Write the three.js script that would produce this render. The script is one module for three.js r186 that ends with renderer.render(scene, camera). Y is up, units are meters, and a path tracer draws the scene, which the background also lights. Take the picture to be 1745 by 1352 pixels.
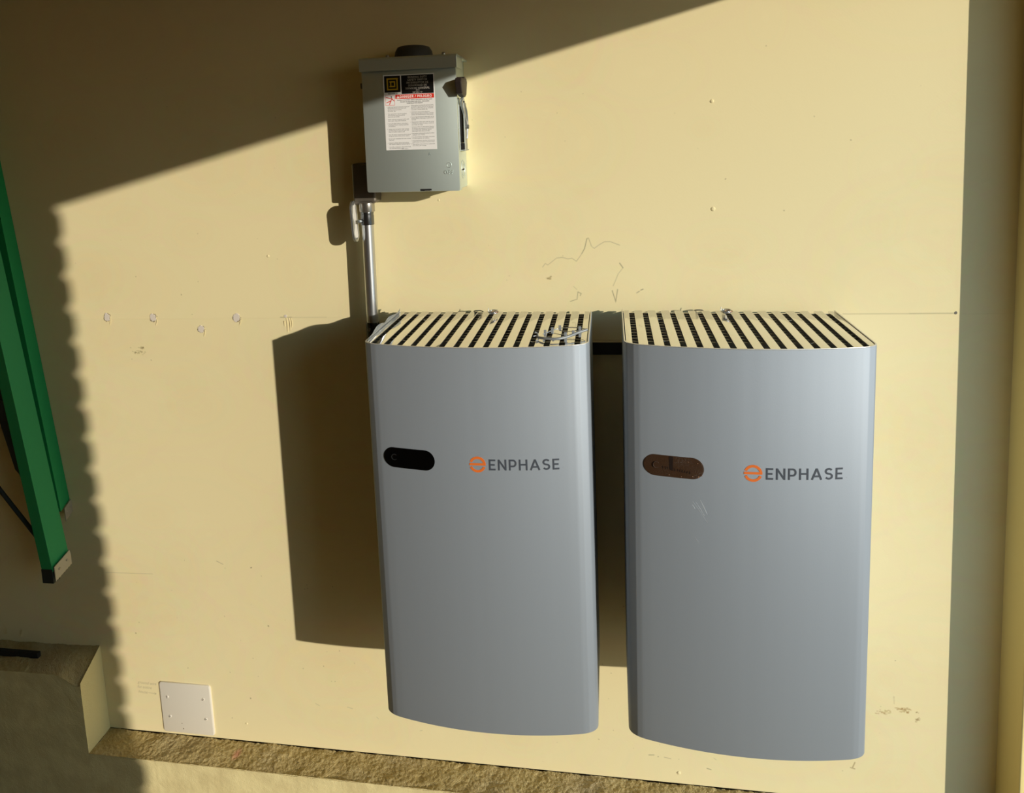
import * as THREE from 'three';
import { Sky } from 'three/addons/objects/Sky.js';
import { RoundedBoxGeometry } from 'three/addons/geometries/RoundedBoxGeometry.js';
import { mergeGeometries, toCreasedNormals } from 'three/addons/utils/BufferGeometryUtils.js';
import { ImprovedNoise } from 'three/addons/math/ImprovedNoise.js';
import { FontLoader } from 'three/addons/loaders/FontLoader.js';
import { TextGeometry } from 'three/addons/geometries/TextGeometry.js';

// ------------------------------------------------------------------ camera, sky, sun, exposure
// y = 0 is the top of the wall cabinets, the garage floor lies at y = -1.25, the painted wall is z = 0
const scene = new THREE.Scene();
const IMG_W = 1745, IMG_H = 1352, FOCAL = 1259.44, PPX = 823.84, PPY = 385.78;
const camera = new THREE.PerspectiveCamera(2 * Math.atan(IMG_H / 2 / FOCAL) * 180 / Math.PI, IMG_W / IMG_H, 0.05, 200);
camera.position.set(-0.01404, 0.32846, 1.38208);
camera.rotation.set(-0.1217277, 0.1727895, -0.0485438, 'YXZ');
camera.setViewOffset(IMG_W, IMG_H, IMG_W / 2 - PPX, IMG_H / 2 - PPY, IMG_W, IMG_H);
camera.updateProjectionMatrix();

const SUN = new THREE.Vector3(1.16, 0.275, 1).normalize();
const SUN_POWER = 3.3, SKY_POWER = 0.7, EXPOSURE = 1.03;
const sky = new Sky();
sky.name = 'sky';
sky.scale.setScalar(1000);
sky.material.uniforms.turbidity.value = 2;
sky.material.uniforms.rayleigh.value = 2;
sky.material.uniforms.mieCoefficient.value = 0.0012;
sky.material.uniforms.mieDirectionalG.value = 0.7;
sky.material.uniforms.sunPosition.value.copy(SUN);
scene.add(sky);
scene.environmentIntensity = SKY_POWER;
scene.backgroundIntensity = SKY_POWER;

const sun = new THREE.DirectionalLight(new THREE.Color(1, 0.93, 0.82), SUN_POWER);
sun.name = 'sun';
sun.position.copy(SUN).multiplyScalar(8);
sun.castShadow = true;
sun.shadow.radius = 1;
sun.shadow.mapSize.set(4096, 4096);
Object.assign(sun.shadow.camera, { left: -4, right: 4, top: 4, bottom: -4, near: 0.1, far: 20 });
sun.shadow.bias = -0.0004;
scene.add(sun, sun.target);

const renderer = new THREE.WebGLRenderer({ antialias: true });
renderer.toneMapping = THREE.LinearToneMapping;
renderer.toneMappingExposure = EXPOSURE;
renderer.shadowMap.enabled = true;
{
  const pm = new THREE.PMREMGenerator(renderer);
  const envScene = new THREE.Scene();
  const envSky = sky.clone(); envScene.add(envSky);
  scene.environment = pm.fromScene(envScene).texture;
}

// ------------------------------------------------------------------ helpers
let seed = 7;
const rnd = () => { seed = (seed * 1664525 + 1013904223) >>> 0; return seed / 4294967296; };
const rr = (a, b) => a + (b - a) * rnd();
const noise = new ImprovedNoise();
const fbm = (x, y, z, o = 4) => { let s = 0, a = 1; for (let i = 0; i < o; i++) { s += a * noise.noise(x, y, z); a *= 0.5; x *= 2.03; y *= 2.03; z *= 2.03; } return s; };
const used = {};
const numbered = (n) => { const k = used[n] = (used[n] ?? -1) + 1; return k ? `${n}_${String(k).padStart(3, '0')}` : n; };
function shade(o) { o.castShadow = o.receiveShadow = true; return o; }
function part(name, geo, m, parent, label) {
  const g = Array.isArray(geo) ? merge(geo) : geo;
  const o = shade(new THREE.Mesh(g, m)); o.name = numbered(name);
  if (label) o.userData.label = label;
  parent.add(o); return o;
}
function tag(o, label, category, group) { o.userData.label = label; o.userData.category = category; if (group) o.userData.group = group; return o; }
function thing(name, label, category, [x, y, z] = [0, 0, 0], rollZ = 0, group) {
  const o = new THREE.Group(); o.name = numbered(name); o.position.set(x, y, z); o.rotation.z = rollZ; scene.add(o);
  return tag(o, label, category, group);
}
function structure(name, geo, m, label, parent = scene) {
  const o = geo ? part(name, geo, m, parent) : Object.assign(new THREE.Group(), { name: numbered(name) });
  if (!geo) parent.add(o);
  o.userData.kind = 'structure'; o.userData.label = label; return o;
}
function merge(list) { return mergeGeometries(list.map((g) => { const n = g.index ? g.toNonIndexed() : g.clone(); for (const k of Object.keys(n.attributes)) if (!['position', 'normal', 'uv'].includes(k)) n.deleteAttribute(k); return n; })); }
const box = (x0, x1, y0, y1, z0, z1) => new THREE.BoxGeometry(x1 - x0, y1 - y0, z1 - z0).translate((x0 + x1) / 2, (y0 + y1) / 2, (z0 + z1) / 2);
const rbox = (x0, x1, y0, y1, z0, z1, r = 0.001, s = 2) => new RoundedBoxGeometry(x1 - x0, y1 - y0, z1 - z0, s, Math.min(r, (x1 - x0) / 2.01, (y1 - y0) / 2.01, (z1 - z0) / 2.01)).translate((x0 + x1) / 2, (y0 + y1) / 2, (z0 + z1) / 2);
const cyl = (x, y0, y1, z, r, n = 32) => new THREE.CylinderGeometry(r, r, y1 - y0, n).translate(x, (y0 + y1) / 2, z);
const v3 = (x, y, z) => new THREE.Vector3(x, y, z);
const tube = (pts, r, n = 40, m = 8, closed = false) => new THREE.TubeGeometry(new THREE.CatmullRomCurve3(pts.map((p) => v3(...p)), closed), n, r, m, closed);
function extrude(shape, depth, bevel = 0, curveSegments = 24, segs = 2) {
  return new THREE.ExtrudeGeometry(shape, { depth: depth - 2 * bevel, bevelEnabled: bevel > 0, bevelSize: bevel, bevelThickness: bevel, bevelOffset: -bevel, bevelSegments: segs, curveSegments }).translate(0, 0, bevel);
}
function pillShape(w, h, r = h / 2) { const s = new THREE.Shape(); s.moveTo(-w / 2 + r, -h / 2); s.lineTo(w / 2 - r, -h / 2); s.absarc(w / 2 - r, -h / 2 + r, r, -Math.PI / 2, 0); s.lineTo(w / 2, h / 2 - r); s.absarc(w / 2 - r, h / 2 - r, r, 0, Math.PI / 2); s.lineTo(-w / 2 + r, h / 2); s.absarc(-w / 2 + r, h / 2 - r, r, Math.PI / 2, Math.PI); s.lineTo(-w / 2, -h / 2 + r); s.absarc(-w / 2 + r, -h / 2 + r, r, Math.PI, Math.PI * 1.5); return s; }
function canvasTexture(w, h, draw) {
  const c = document.createElement('canvas'); c.width = w; c.height = h; draw(c.getContext('2d'), w, h);
  const t = new THREE.CanvasTexture(c); t.colorSpace = THREE.SRGBColorSpace; t.anisotropy = 8; return t;
}
function heightTexture(n, f, repeat = 1) {
  const d = new Uint8Array(n * n * 4);
  for (let j = 0; j < n; j++) for (let i = 0; i < n; i++) { const v = Math.max(0, Math.min(255, 128 + 127 * f(i / n, j / n))); d.set([v, v, v, 255], (j * n + i) * 4); }
  const t = new THREE.DataTexture(d, n, n); t.wrapS = t.wrapT = THREE.RepeatWrapping; t.magFilter = THREE.LinearFilter; t.minFilter = THREE.LinearMipmapLinearFilter; t.generateMipmaps = true; t.repeat.set(repeat, repeat); t.needsUpdate = true; return t;
}
// noise that tiles over 0..1
const tiled = (u, v, k, z, o) => { const a = u * 2 * Math.PI, b = v * 2 * Math.PI; return fbm(Math.cos(a) * k + 7, Math.sin(a) * k + Math.cos(b) * k, Math.sin(b) * k + z, o); };

// ------------------------------------------------------------------ materials
const S = (o) => new THREE.MeshStandardMaterial(o);
const P = (o) => new THREE.MeshPhysicalMaterial(o);
const rollerBump = heightTexture(512, (u, v) => 0.55 * tiled(u, v, 14, 3, 3) + 0.5 * tiled(u, v, 3, 9, 2));
const speckle = heightTexture(256, (u, v) => tiled(u, v, 16, 1, 3));
const PAINT = '#ebdcab';
const paintPlain = S({ color: PAINT, roughness: 0.85, bumpMap: rollerBump, bumpScale: 0.00012, name: 'cream wall paint' });
const jambBounceTint = S({ color: '#f1da90', roughness: 0.8, bumpMap: rollerBump, bumpScale: 0.0002, name: 'cream jamb paint with bounce tint' });  // wall cream made yellower, bounce light from the sunlit wall put into the colour
const whitePaint = S({ color: '#e6e0cc', roughness: 0.7, name: 'white paint' });
const ceilingPaint = S({ color: '#dcb97e', roughness: 0.9, name: 'ceiling boards' });
const darkWall = S({ color: '#86653c', roughness: 0.95, name: 'dark unlit boards' });
const woodWall = S({ color: '#e6c48a', roughness: 0.9, name: 'bare wood boards' });
const concrete = S({ color: '#c2aa80', roughness: 0.9, name: 'concrete' });
const gravel = S({ color: '#b8a685', roughness: 1, name: 'gravel yard' });
const sidingMetal = S({ color: '#9a9a92', roughness: 0.5, metalness: 0.4, name: 'corrugated steel siding' });
const shellBump = speckle.clone(); shellBump.repeat.set(6, 6); shellBump.needsUpdate = true;
const shellPaint = P({ color: new THREE.Color(0.332, 0.366, 0.403), metalness: 0.44, roughness: 0.62, bumpMap: shellBump, bumpScale: 0.00004, name: 'grey blue metallic shell' });
const slatMetal = S({ color: new THREE.Color(0.85, 0.855, 0.86), metalness: 0.95, roughness: 0.09, name: 'satin aluminium slat' });
const rimHighlight = S({ color: new THREE.Color(0.8, 0.79, 0.76), metalness: 0.6, roughness: 0.35, name: 'sheet edge highlight' });  // brighter than the shell, paints the highlight along its upper edge
const finMetal = S({ color: '#9b9890', metalness: 0.8, roughness: 0.3, name: 'dark fin' });
const blackInside = S({ color: '#0d0c0b', roughness: 0.9, name: 'black interior' });
const galvanised = S({ color: '#c9cbcc', metalness: 0.95, roughness: 0.3, name: 'galvanised steel' });
const zinc = S({ color: '#b9bcbd', metalness: 0.9, roughness: 0.3, name: 'zinc plated steel' });
const castAlu = S({ color: '#6f675b', metalness: 0.5, roughness: 0.5, name: 'cast aluminium' });
const switchGrey = P({ color: new THREE.Color(0.66, 0.74, 0.7), roughness: 0.54, metalness: 0.85, clearcoat: 0.2, clearcoatRoughness: 0.4, name: 'grey enamel' });
const knobBrown = S({ color: '#2a211e', roughness: 0.5, name: 'dark brown bakelite' });
const blackPlastic = P({ color: '#030303', roughness: 0.22, specularIntensity: 0.5, name: 'glossy black lens' });
const filmBrown = P({ color: '#3e2919', roughness: 0.35, bumpMap: speckle, bumpScale: 0.0004, name: 'brown protective film' });
const clearFilm = P({ color: '#9aa2ac', roughness: 0.25, metalness: 0.5, transmission: 0.15, thickness: 0, side: THREE.DoubleSide, name: 'silvery plastic film' });
const greyPlastic = S({ color: '#8d9192', roughness: 0.45, metalness: 0.2, name: 'grey plastic strip' });
const plateWhite = S({ color: '#ddd5c4', roughness: 0.35, name: 'white plastic plate' });
const orange = S({ color: '#e0702a', roughness: 0.5, name: 'orange print' });
const inkGrey = S({ color: '#454a52', roughness: 0.5, name: 'dark grey print' });
const greenFibre = S({ color: '#1d9856', roughness: 0.55, bumpMap: speckle, bumpScale: 0.0003, name: 'green fibreglass' });
const ladderDark = S({ color: '#1c2420', roughness: 0.6, name: 'dark ladder hardware' });
const footAlu = S({ color: '#b9b1a0', metalness: 0.5, roughness: 0.5, name: 'aluminium foot plate' });
const chipWhite = S({ color: '#dacfc0', roughness: 0.9, name: 'torn paper' });
const tornRim = S({ color: '#94876a', roughness: 0.95, name: 'torn paint rim' });
const copper = S({ color: '#b08a78', metalness: 0.9, roughness: 0.25, name: 'coppery wire' });

// ------------------------------------------------------------------ the room
const XR = 0.668, WALL_T = 0.114, SIDE_X = 0.8, OPEN_Z0 = 0.0765, OPEN_Z1 = 1.6805, JAMB_Z = 1.745, FLOOR_Y = -1.25, CEIL_Y = 1.42, LEFT_X = -2.7, BACK_Z = 3.7, SEAM = -0.0205;
structure('floor', box(LEFT_X - 0.1, SIDE_X, FLOOR_Y - 0.12, FLOOR_Y, -0.3, BACK_Z + 0.1), concrete, 'grey concrete garage floor');
structure('ground', box(-14, 40, FLOOR_Y - 0.32, FLOOR_Y - 0.121, -25, 30), gravel, 'gravel yard outside the doorway');
structure('ceiling', box(LEFT_X - 0.1, SIDE_X, CEIL_Y, CEIL_Y + 0.12, -0.14, BACK_Z + 0.1), ceilingPaint, 'board ceiling of the garage');
structure('wall_left', box(LEFT_X - 0.1, LEFT_X, FLOOR_Y, CEIL_Y, 0, BACK_Z), woodWall, 'bare wood side wall');
structure('wall_rear', box(LEFT_X - 0.1, SIDE_X - 0.019, FLOOR_Y, CEIL_Y, BACK_Z, BACK_Z + 0.1), darkWall, 'dark board wall opposite the cabinets');

// paint marks are given in metres on the wall
function wallMap(x0, x1, y0, y1, marks) {
  const w = 2048, k = w / (x1 - x0), h = Math.round((y1 - y0) * k);
  return canvasTexture(w, h, (c) => {
    c.fillStyle = PAINT; c.fillRect(0, 0, w, h);
    const X = (x) => (x - x0) * k, Y = (y) => (y1 - y) * k;
    for (let i = 0; i < 260; i++) { const r = rr(20, 160); const g = c.createRadialGradient(0, 0, 0, 0, 0, r); const dark = rnd() < 0.5; g.addColorStop(0, dark ? 'rgba(196,176,112,0.05)' : 'rgba(246,234,190,0.05)'); g.addColorStop(1, 'rgba(220,200,140,0)'); c.save(); c.translate(rr(0, w), rr(0, h)); c.scale(rr(0.6, 2), 1); c.fillStyle = g; c.fillRect(-r, -r, 2 * r, 2 * r); c.restore(); }
    c.lineCap = 'round';
    marks({
      line: (pts, lw = 0.001, a = 0.55, col = '70,66,52') => { c.strokeStyle = `rgba(${col},${a * 0.75})`; c.lineWidth = lw * k; c.beginPath(); pts.forEach(([x, y], i) => (i ? c.lineTo(X(x), Y(y)) : c.moveTo(X(x), Y(y)))); c.stroke(); },
      dot: (x, y, r = 0.0012, a = 0.6, col = '80,66,40') => { c.fillStyle = `rgba(${col},${a})`; c.beginPath(); c.ellipse(X(x), Y(y), 0.65 * r * k * rr(0.7, 1.8), 0.6 * r * k, rr(0, 3), 0, 7); c.fill(); },
      smear: (x, y, sx, sy, n, a, col = '110,92,50') => { for (let i = 0; i < n; i++) { c.fillStyle = `rgba(${col},${a * rr(0.3, 1)})`; c.beginPath(); c.ellipse(X(x + sx * (rnd() + rnd() - 1)), Y(y + sy * (rnd() + rnd() - 1)), rr(0.5, 2.6), rr(0.5, 1.3), rr(-0.4, 0.4), 0, 7); c.fill(); } },
      text: (t, x, y, size, rot, a) => { c.save(); c.translate(X(x), Y(y)); c.rotate(rot); c.fillStyle = `rgba(92,84,60,${a})`; c.font = `italic ${size * k}px sans-serif`; c.fillText(t, 0, 0); c.restore(); },
    });
  });
}
const upperMap = wallMap(-1.7, XR, SEAM, 1.2, (m) => {
  m.line([[-0.145, 0.075], [-0.14, 0.082], [-0.135, 0.079], [-0.118, 0.092], [-0.107, 0.093], [-0.097, 0.09], [-0.089, 0.091], [-0.081, 0.085], [-0.072, 0.097], [-0.065, 0.109], [-0.06, 0.128], [-0.057, 0.129], [-0.052, 0.113], [-0.047, 0.109], [-0.037, 0.116], [-0.028, 0.121], [-0.017, 0.121], [0, 0.114]], 0.0011, 0.42);
  m.line([[-0.06, 0.128], [-0.065, 0.109], [-0.07, 0.1]], 0.0012, 0.4);
  m.line([[-0.001, 0.08], [0.005, 0.071]], 0.0015, 0.6); m.line([[0.005, 0.071], [-0.004, 0.06], [-0.009, 0.048], [-0.014, 0.037]], 0.001, 0.4);
  m.line([[-0.016, 0.028], [-0.01, 0.007], [-0.006, 0.03]], 0.0013, 0.6);
  m.line([[-0.088, 0.037], [-0.082, 0.031]], 0.001, 0.4); m.line([[-0.08, 0.026], [-0.082, 0.012], [-0.095, 0.008]], 0.0012, 0.5); m.line([[-0.08, 0.026], [-0.074, 0.023], [-0.076, 0.019]], 0.0013, 0.5);
  m.line([[0.029, 0.023], [0.034, 0.026]], 0.0014, 0.55); m.line([[0.036, 0.028], [0.041, 0.03]], 0.0014, 0.55); m.smear(-0.135, 0.054, 0.006, 0.003, 12, 0.4);
  for (let i = 0; i < 34; i++) m.dot(rr(-1.15, 0.6), rr(0, 0.5), rr(0.0006, 0.0011), 0.35);
  for (const [x, y] of [[-1.0, 0.07], [-0.88, -0.012], [-0.9, 0.03], [0.4, 0.29], [0.29, 0.17], [0.19, 0.23], [0.26, 0.46]]) m.dot(x, y, 0.0014, 0.45);
  m.line([[-0.685, -0.0195], [-0.66, -0.0195]], 0.001, 0.6); m.line([[-0.66, -0.0198], [-0.585, -0.0198]], 0.0007, 0.25); m.line([[0.39, -0.0198], [0.572, -0.0198]], 0.0009, 0.4); m.line([[0.5, -0.0196], [0.57, -0.0196]], 0.0009, 0.3);
});
const lowerMap = wallMap(-1.7, XR, -0.9868, SEAM, (m) => {
  m.smear(-1.004, -0.084, 0.009, 0.003, 22, 0.35, '120,106,66'); m.smear(-1.012, -0.093, 0.02, 0.005, 34, 0.35, '120,106,66'); m.dot(-1.03, -0.083, 0.001, 0.5); m.dot(-1.03, -0.108, 0.001, 0.5); m.dot(-0.985, -0.11, 0.0012, 0.5);
  m.smear(0.505, -0.786, 0.016, 0.007, 40, 0.5, '140,104,52'); m.smear(0.47, -0.795, 0.016, 0.008, 26, 0.4, '140,104,52'); m.smear(0.53, -0.8, 0.004, 0.012, 14, 0.5, '120,92,50'); m.line([[0.488, -0.76], [0.489, -0.775]], 0.002, 0.2, '130,110,70');
  m.line([[0.0315, -0.93], [0.042, -0.929]], 0.0014, 0.6); m.dot(0.05, -0.932, 0.0018, 0.6); m.line([[0.062, -0.932], [0.075, -0.934]], 0.001, 0.5); m.line([[0.145, -0.948], [0.153, -0.95]], 0.0016, 0.6);
  m.line([[0.421, -0.905], [0.417, -0.916]], 0.0018, 0.65, '110,84,44'); m.line([[0.413, -0.917], [0.421, -0.919]], 0.0018, 0.6, '110,84,44');
  m.line([[-1.153, -0.602], [-1.037, -0.599]], 0.001, 0.3); m.line([[-0.88, -0.56], [-0.865, -0.567]], 0.0012, 0.45); m.dot(-0.8, -0.571, 0.002, 0.5);
  m.dot(-1.095, -0.745, 0.002, 0.6); m.dot(-0.772, -0.705, 0.002, 0.6); m.dot(-0.83, -0.882, 0.002, 0.6); m.dot(-0.652, -0.79, 0.0018, 0.55);
  for (let i = 0; i < 110; i++) m.dot(rr(-1.15, 0.55), rr(-0.97, -0.56), rr(0.0005, 0.0013), 0.5);
  for (let i = 0; i < 16; i++) { const x = rr(-0.85, 0.35), y = rr(-0.96, -0.84); m.line([[x, y], [x + rr(0.004, 0.014), y - rr(-0.002, 0.005)]], 0.0009, 0.4); }
  for (let i = 0; i < 26; i++) m.dot(rr(-0.75, -0.45), rr(-0.85, -0.75), rr(0.0006, 0.0012), 0.6, '250,240,205');
  m.text('ground wire', -1.105, -0.869, 0.0085, 0.03, 0.4); m.text('for entire', -1.107, -0.88, 0.0085, 0.03, 0.4); m.text('house', -1.106, -0.892, 0.0085, 0.03, 0.42);
  m.line([[-1.08, -0.8905], [-1.061, -0.8915]], 0.0008, 0.45); m.line([[-1.065, -0.889], [-1.061, -0.8915], [-1.065, -0.894]], 0.0008, 0.45);
});
const panelMat = (map) => S({ map, roughness: 0.85, bumpMap: rollerBump, bumpScale: 0.0001, name: 'cream painted wall sheet' });
// a sheet of wall board, its front at z = 0, with uv 0..1 over the front for the map
function sheet(x0, x1, y0, y1) {
  const g = box(x0, x1, y0, y1, -0.022, 0), p = g.attributes.position, uv = g.attributes.uv;
  for (let i = 0; i < p.count; i++) uv.setXY(i, (p.getX(i) - x0) / (x1 - x0), (p.getY(i) - y0) / (y1 - y0));
  return g;
}
const wall = structure('wall_back', null, null, 'cream painted wall carrying the two battery cabinets');
// the bump texture repeats in step with each sheet's size
for (const [m, x0, x1, y0, y1] of [[panelMat(upperMap), -1.7, XR, SEAM, 1.2], [panelMat(lowerMap), -1.7, XR, -0.9884, SEAM - 0.00012]]) {
  m.bumpMap = rollerBump.clone(); m.bumpMap.repeat.set((x1 - x0) / 0.3, (y1 - y0) / 0.3); m.bumpMap.needsUpdate = true;
  part('wall_sheet', sheet(x0, x1, y0, y1), m, wall);
}
part('wall_sheet', sheet(LEFT_X, -1.7, -0.99, 1.2), paintPlain, wall);
part('wall_sheet', sheet(LEFT_X, XR, 1.2, CEIL_Y), paintPlain, wall);
part('wall_core', box(LEFT_X - 0.1, SIDE_X - 0.019, FLOOR_Y, CEIL_Y, -0.14, -0.022), concrete, wall);
// torn patches of paint, a little proud of the wall, with a ragged outline
function ragged(r, n, depth, stretch = 1) {
  const s = new THREE.Shape();
  for (let i = 0; i <= n; i++) { const a = i / n * 2 * Math.PI, q = r * (0.84 + 0.07 * Math.sin(a * 2 + r * 2000) + rr(-0.13, 0.13)); s[i ? 'lineTo' : 'moveTo'](Math.cos(a) * q, Math.sin(a) * q * stretch); }
  return extrude(s, depth, depth * 0.35, 4, 1);
}
for (const [x, y, r, st] of [[-1.078, -0.0165, 0.0085, 1.15], [-0.97, -0.018, 0.0085, 1.1], [-0.863, -0.043, 0.0088, 0.95], [-0.781, -0.019, 0.009, 1.1]]) {
  const chip = part('torn_patch', ragged(r, 22, 0.0013, st).translate(x, y, -0.0002), chipWhite, wall);
  part('torn_rim', ragged(r * 1.12, 26, 0.0009, st).translate(x + 0.0006, y - 0.0004, -0.0003), tornRim, chip);
  part('paint_curl', tube([[x + r * 0.9, y + 0.004, 0.0008], [x + r * 0.95, y - 0.008, 0.0015], [x + r * 0.6, y - 0.016, 0.0004]], 0.00045, 10, 5), paintPlain, chip);
}
{
  const c = part('torn_patch', ragged(0.0036, 14, 0.0012, 1.1).translate(-0.673, -0.0165, -0.0003), chipWhite, wall);
  for (const [dx, l] of [[0, 0.03], [0.006, 0.026], [0.01, 0.02], [-0.006, 0.012]]) part('paint_curl', tube([[-0.6715 + dx, -0.02 - (dx < 0 ? 0.012 : 0), 0.0005], [-0.670 + dx, -0.02 - l / 2, 0.0013], [-0.671 + dx, -0.02 - l - (dx < 0 ? 0.006 : 0), 0.0005]], 0.0006, 10, 5), paintPlain, c);
}
for (const [x, y, r] of [[0.168, 0.177, 0.0042], [0.168, 0.37, 0.0036], [-0.7, 0.108, 0.003], [-0.34, 0.21, 0.0025], [0.09, -0.965, 0.004], [-0.845, -0.946, 0.003]])
  part('painted_nail_head', new THREE.SphereGeometry(r, 14, 8, 0, 7, 0, Math.PI / 2).rotateX(Math.PI / 2).scale(1, 1, 0.45).translate(x, y, -0.0002), paintPlain, wall);
part('nail_hole', ragged(0.003, 10, 0.0008).translate(0.575, -0.0185, -0.0003), S({ color: '#6e6a60', roughness: 0.9 }), wall);
for (const [x, y, s, rot] of [[-1.428, -0.757, 0.011, 0.4], [-1.386, -0.762, 0.011, 0.25], [-1.333, -0.772, 0.006, 0.2]]) {
  const g = new THREE.PlaneGeometry(s * 0.6, s * 1.5, 4, 8), p = g.attributes.position;
  for (let i = 0; i < p.count; i++) { const t = p.getY(i) / (s * 1.5) + 0.5; p.setX(i, p.getX(i) * (1.1 - t)); p.setZ(i, 0.002 + 0.6 * s * (1 - t) ** 2); }
  g.computeVertexNormals();
  part('peeling_flake', g.rotateZ(rot).translate(x, y, 0), S({ color: PAINT, roughness: 0.7, side: THREE.DoubleSide }), wall);
}

// right wall: a short return beside the doorway, the header over it and the far jamb with corrugated siding outside
const right = structure('wall_right', null, null, 'cream return wall and doorway beside the sunlit wall');
part('door_jamb', rbox(XR, SIDE_X - 0.019, FLOOR_Y, CEIL_Y, -0.022, OPEN_Z0, 0.003, 2), jambBounceTint, right);
const HEAD = (z) => 0.679 + 0.0105 * z;
{
  const s = new THREE.Shape([[OPEN_Z0, HEAD(OPEN_Z0)], [JAMB_Z, HEAD(JAMB_Z)], [JAMB_Z, CEIL_Y], [OPEN_Z0, CEIL_Y]].map(([z, y]) => new THREE.Vector2(-z, y)));
  part('door_header', extrude(s, SIDE_X - 0.019 - XR).rotateY(Math.PI / 2).translate(XR, 0, 0), paintPlain, right);
}
part('door_jamb', box(XR, SIDE_X - 0.019, FLOOR_Y, CEIL_Y, JAMB_Z, BACK_Z), paintPlain, right);
// corrugations run level; each crest broad, each valley narrow
const PITCH = 0.0728, WAVE_PHASE = 0.043, wave = (y) => { const t = (y / PITCH) % 1, u = Math.abs((t + 1) % 1 - 0.5) * 2; return -0.02 * Math.pow(u, 5); };
function siding(z0, z1, low, high, lean = 0) {
  const n = Math.ceil((high - low) / (PITCH / 24)), pos = [], idx = [];
  for (let side = 0; side < 2; side++) for (let i = 0; i <= n; i++) { const y = low + (high - low) * i / n, x = SIDE_X + wave(y + WAVE_PHASE) - side * 0.0008; pos.push(x, y, z0 + lean * (y - 0.2), x, y, z1); }
  const q = (a, b, c, d) => idx.push(a, b, c, b, d, c), N = 2 * (n + 1);
  for (let i = 0; i < n; i++) { q(2 * i + 1, 2 * i, 2 * i + 3, 2 * i + 2); q(N + 2 * i, N + 2 * i + 1, N + 2 * i + 2, N + 2 * i + 3); q(2 * i, N + 2 * i, 2 * i + 2, N + 2 * i + 2); q(N + 2 * i + 1, 2 * i + 1, N + 2 * i + 3, 2 * i + 3); }
  const g = new THREE.BufferGeometry(); g.setAttribute('position', new THREE.Float32BufferAttribute(pos, 3)); g.setIndex(idx); g.computeVertexNormals();
  return g;
}
part('corrugated_siding', siding(OPEN_Z1, BACK_Z + 0.1, FLOOR_Y - 0.05, CEIL_Y, 0.0165), sidingMetal, right);
{ // siding over the doorway, its lower edge along the header
  const g = siding(OPEN_Z0 - 0.2, OPEN_Z1 + 0.02, 0.684, CEIL_Y);
  part('corrugated_siding', g, sidingMetal, right);
}

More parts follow.
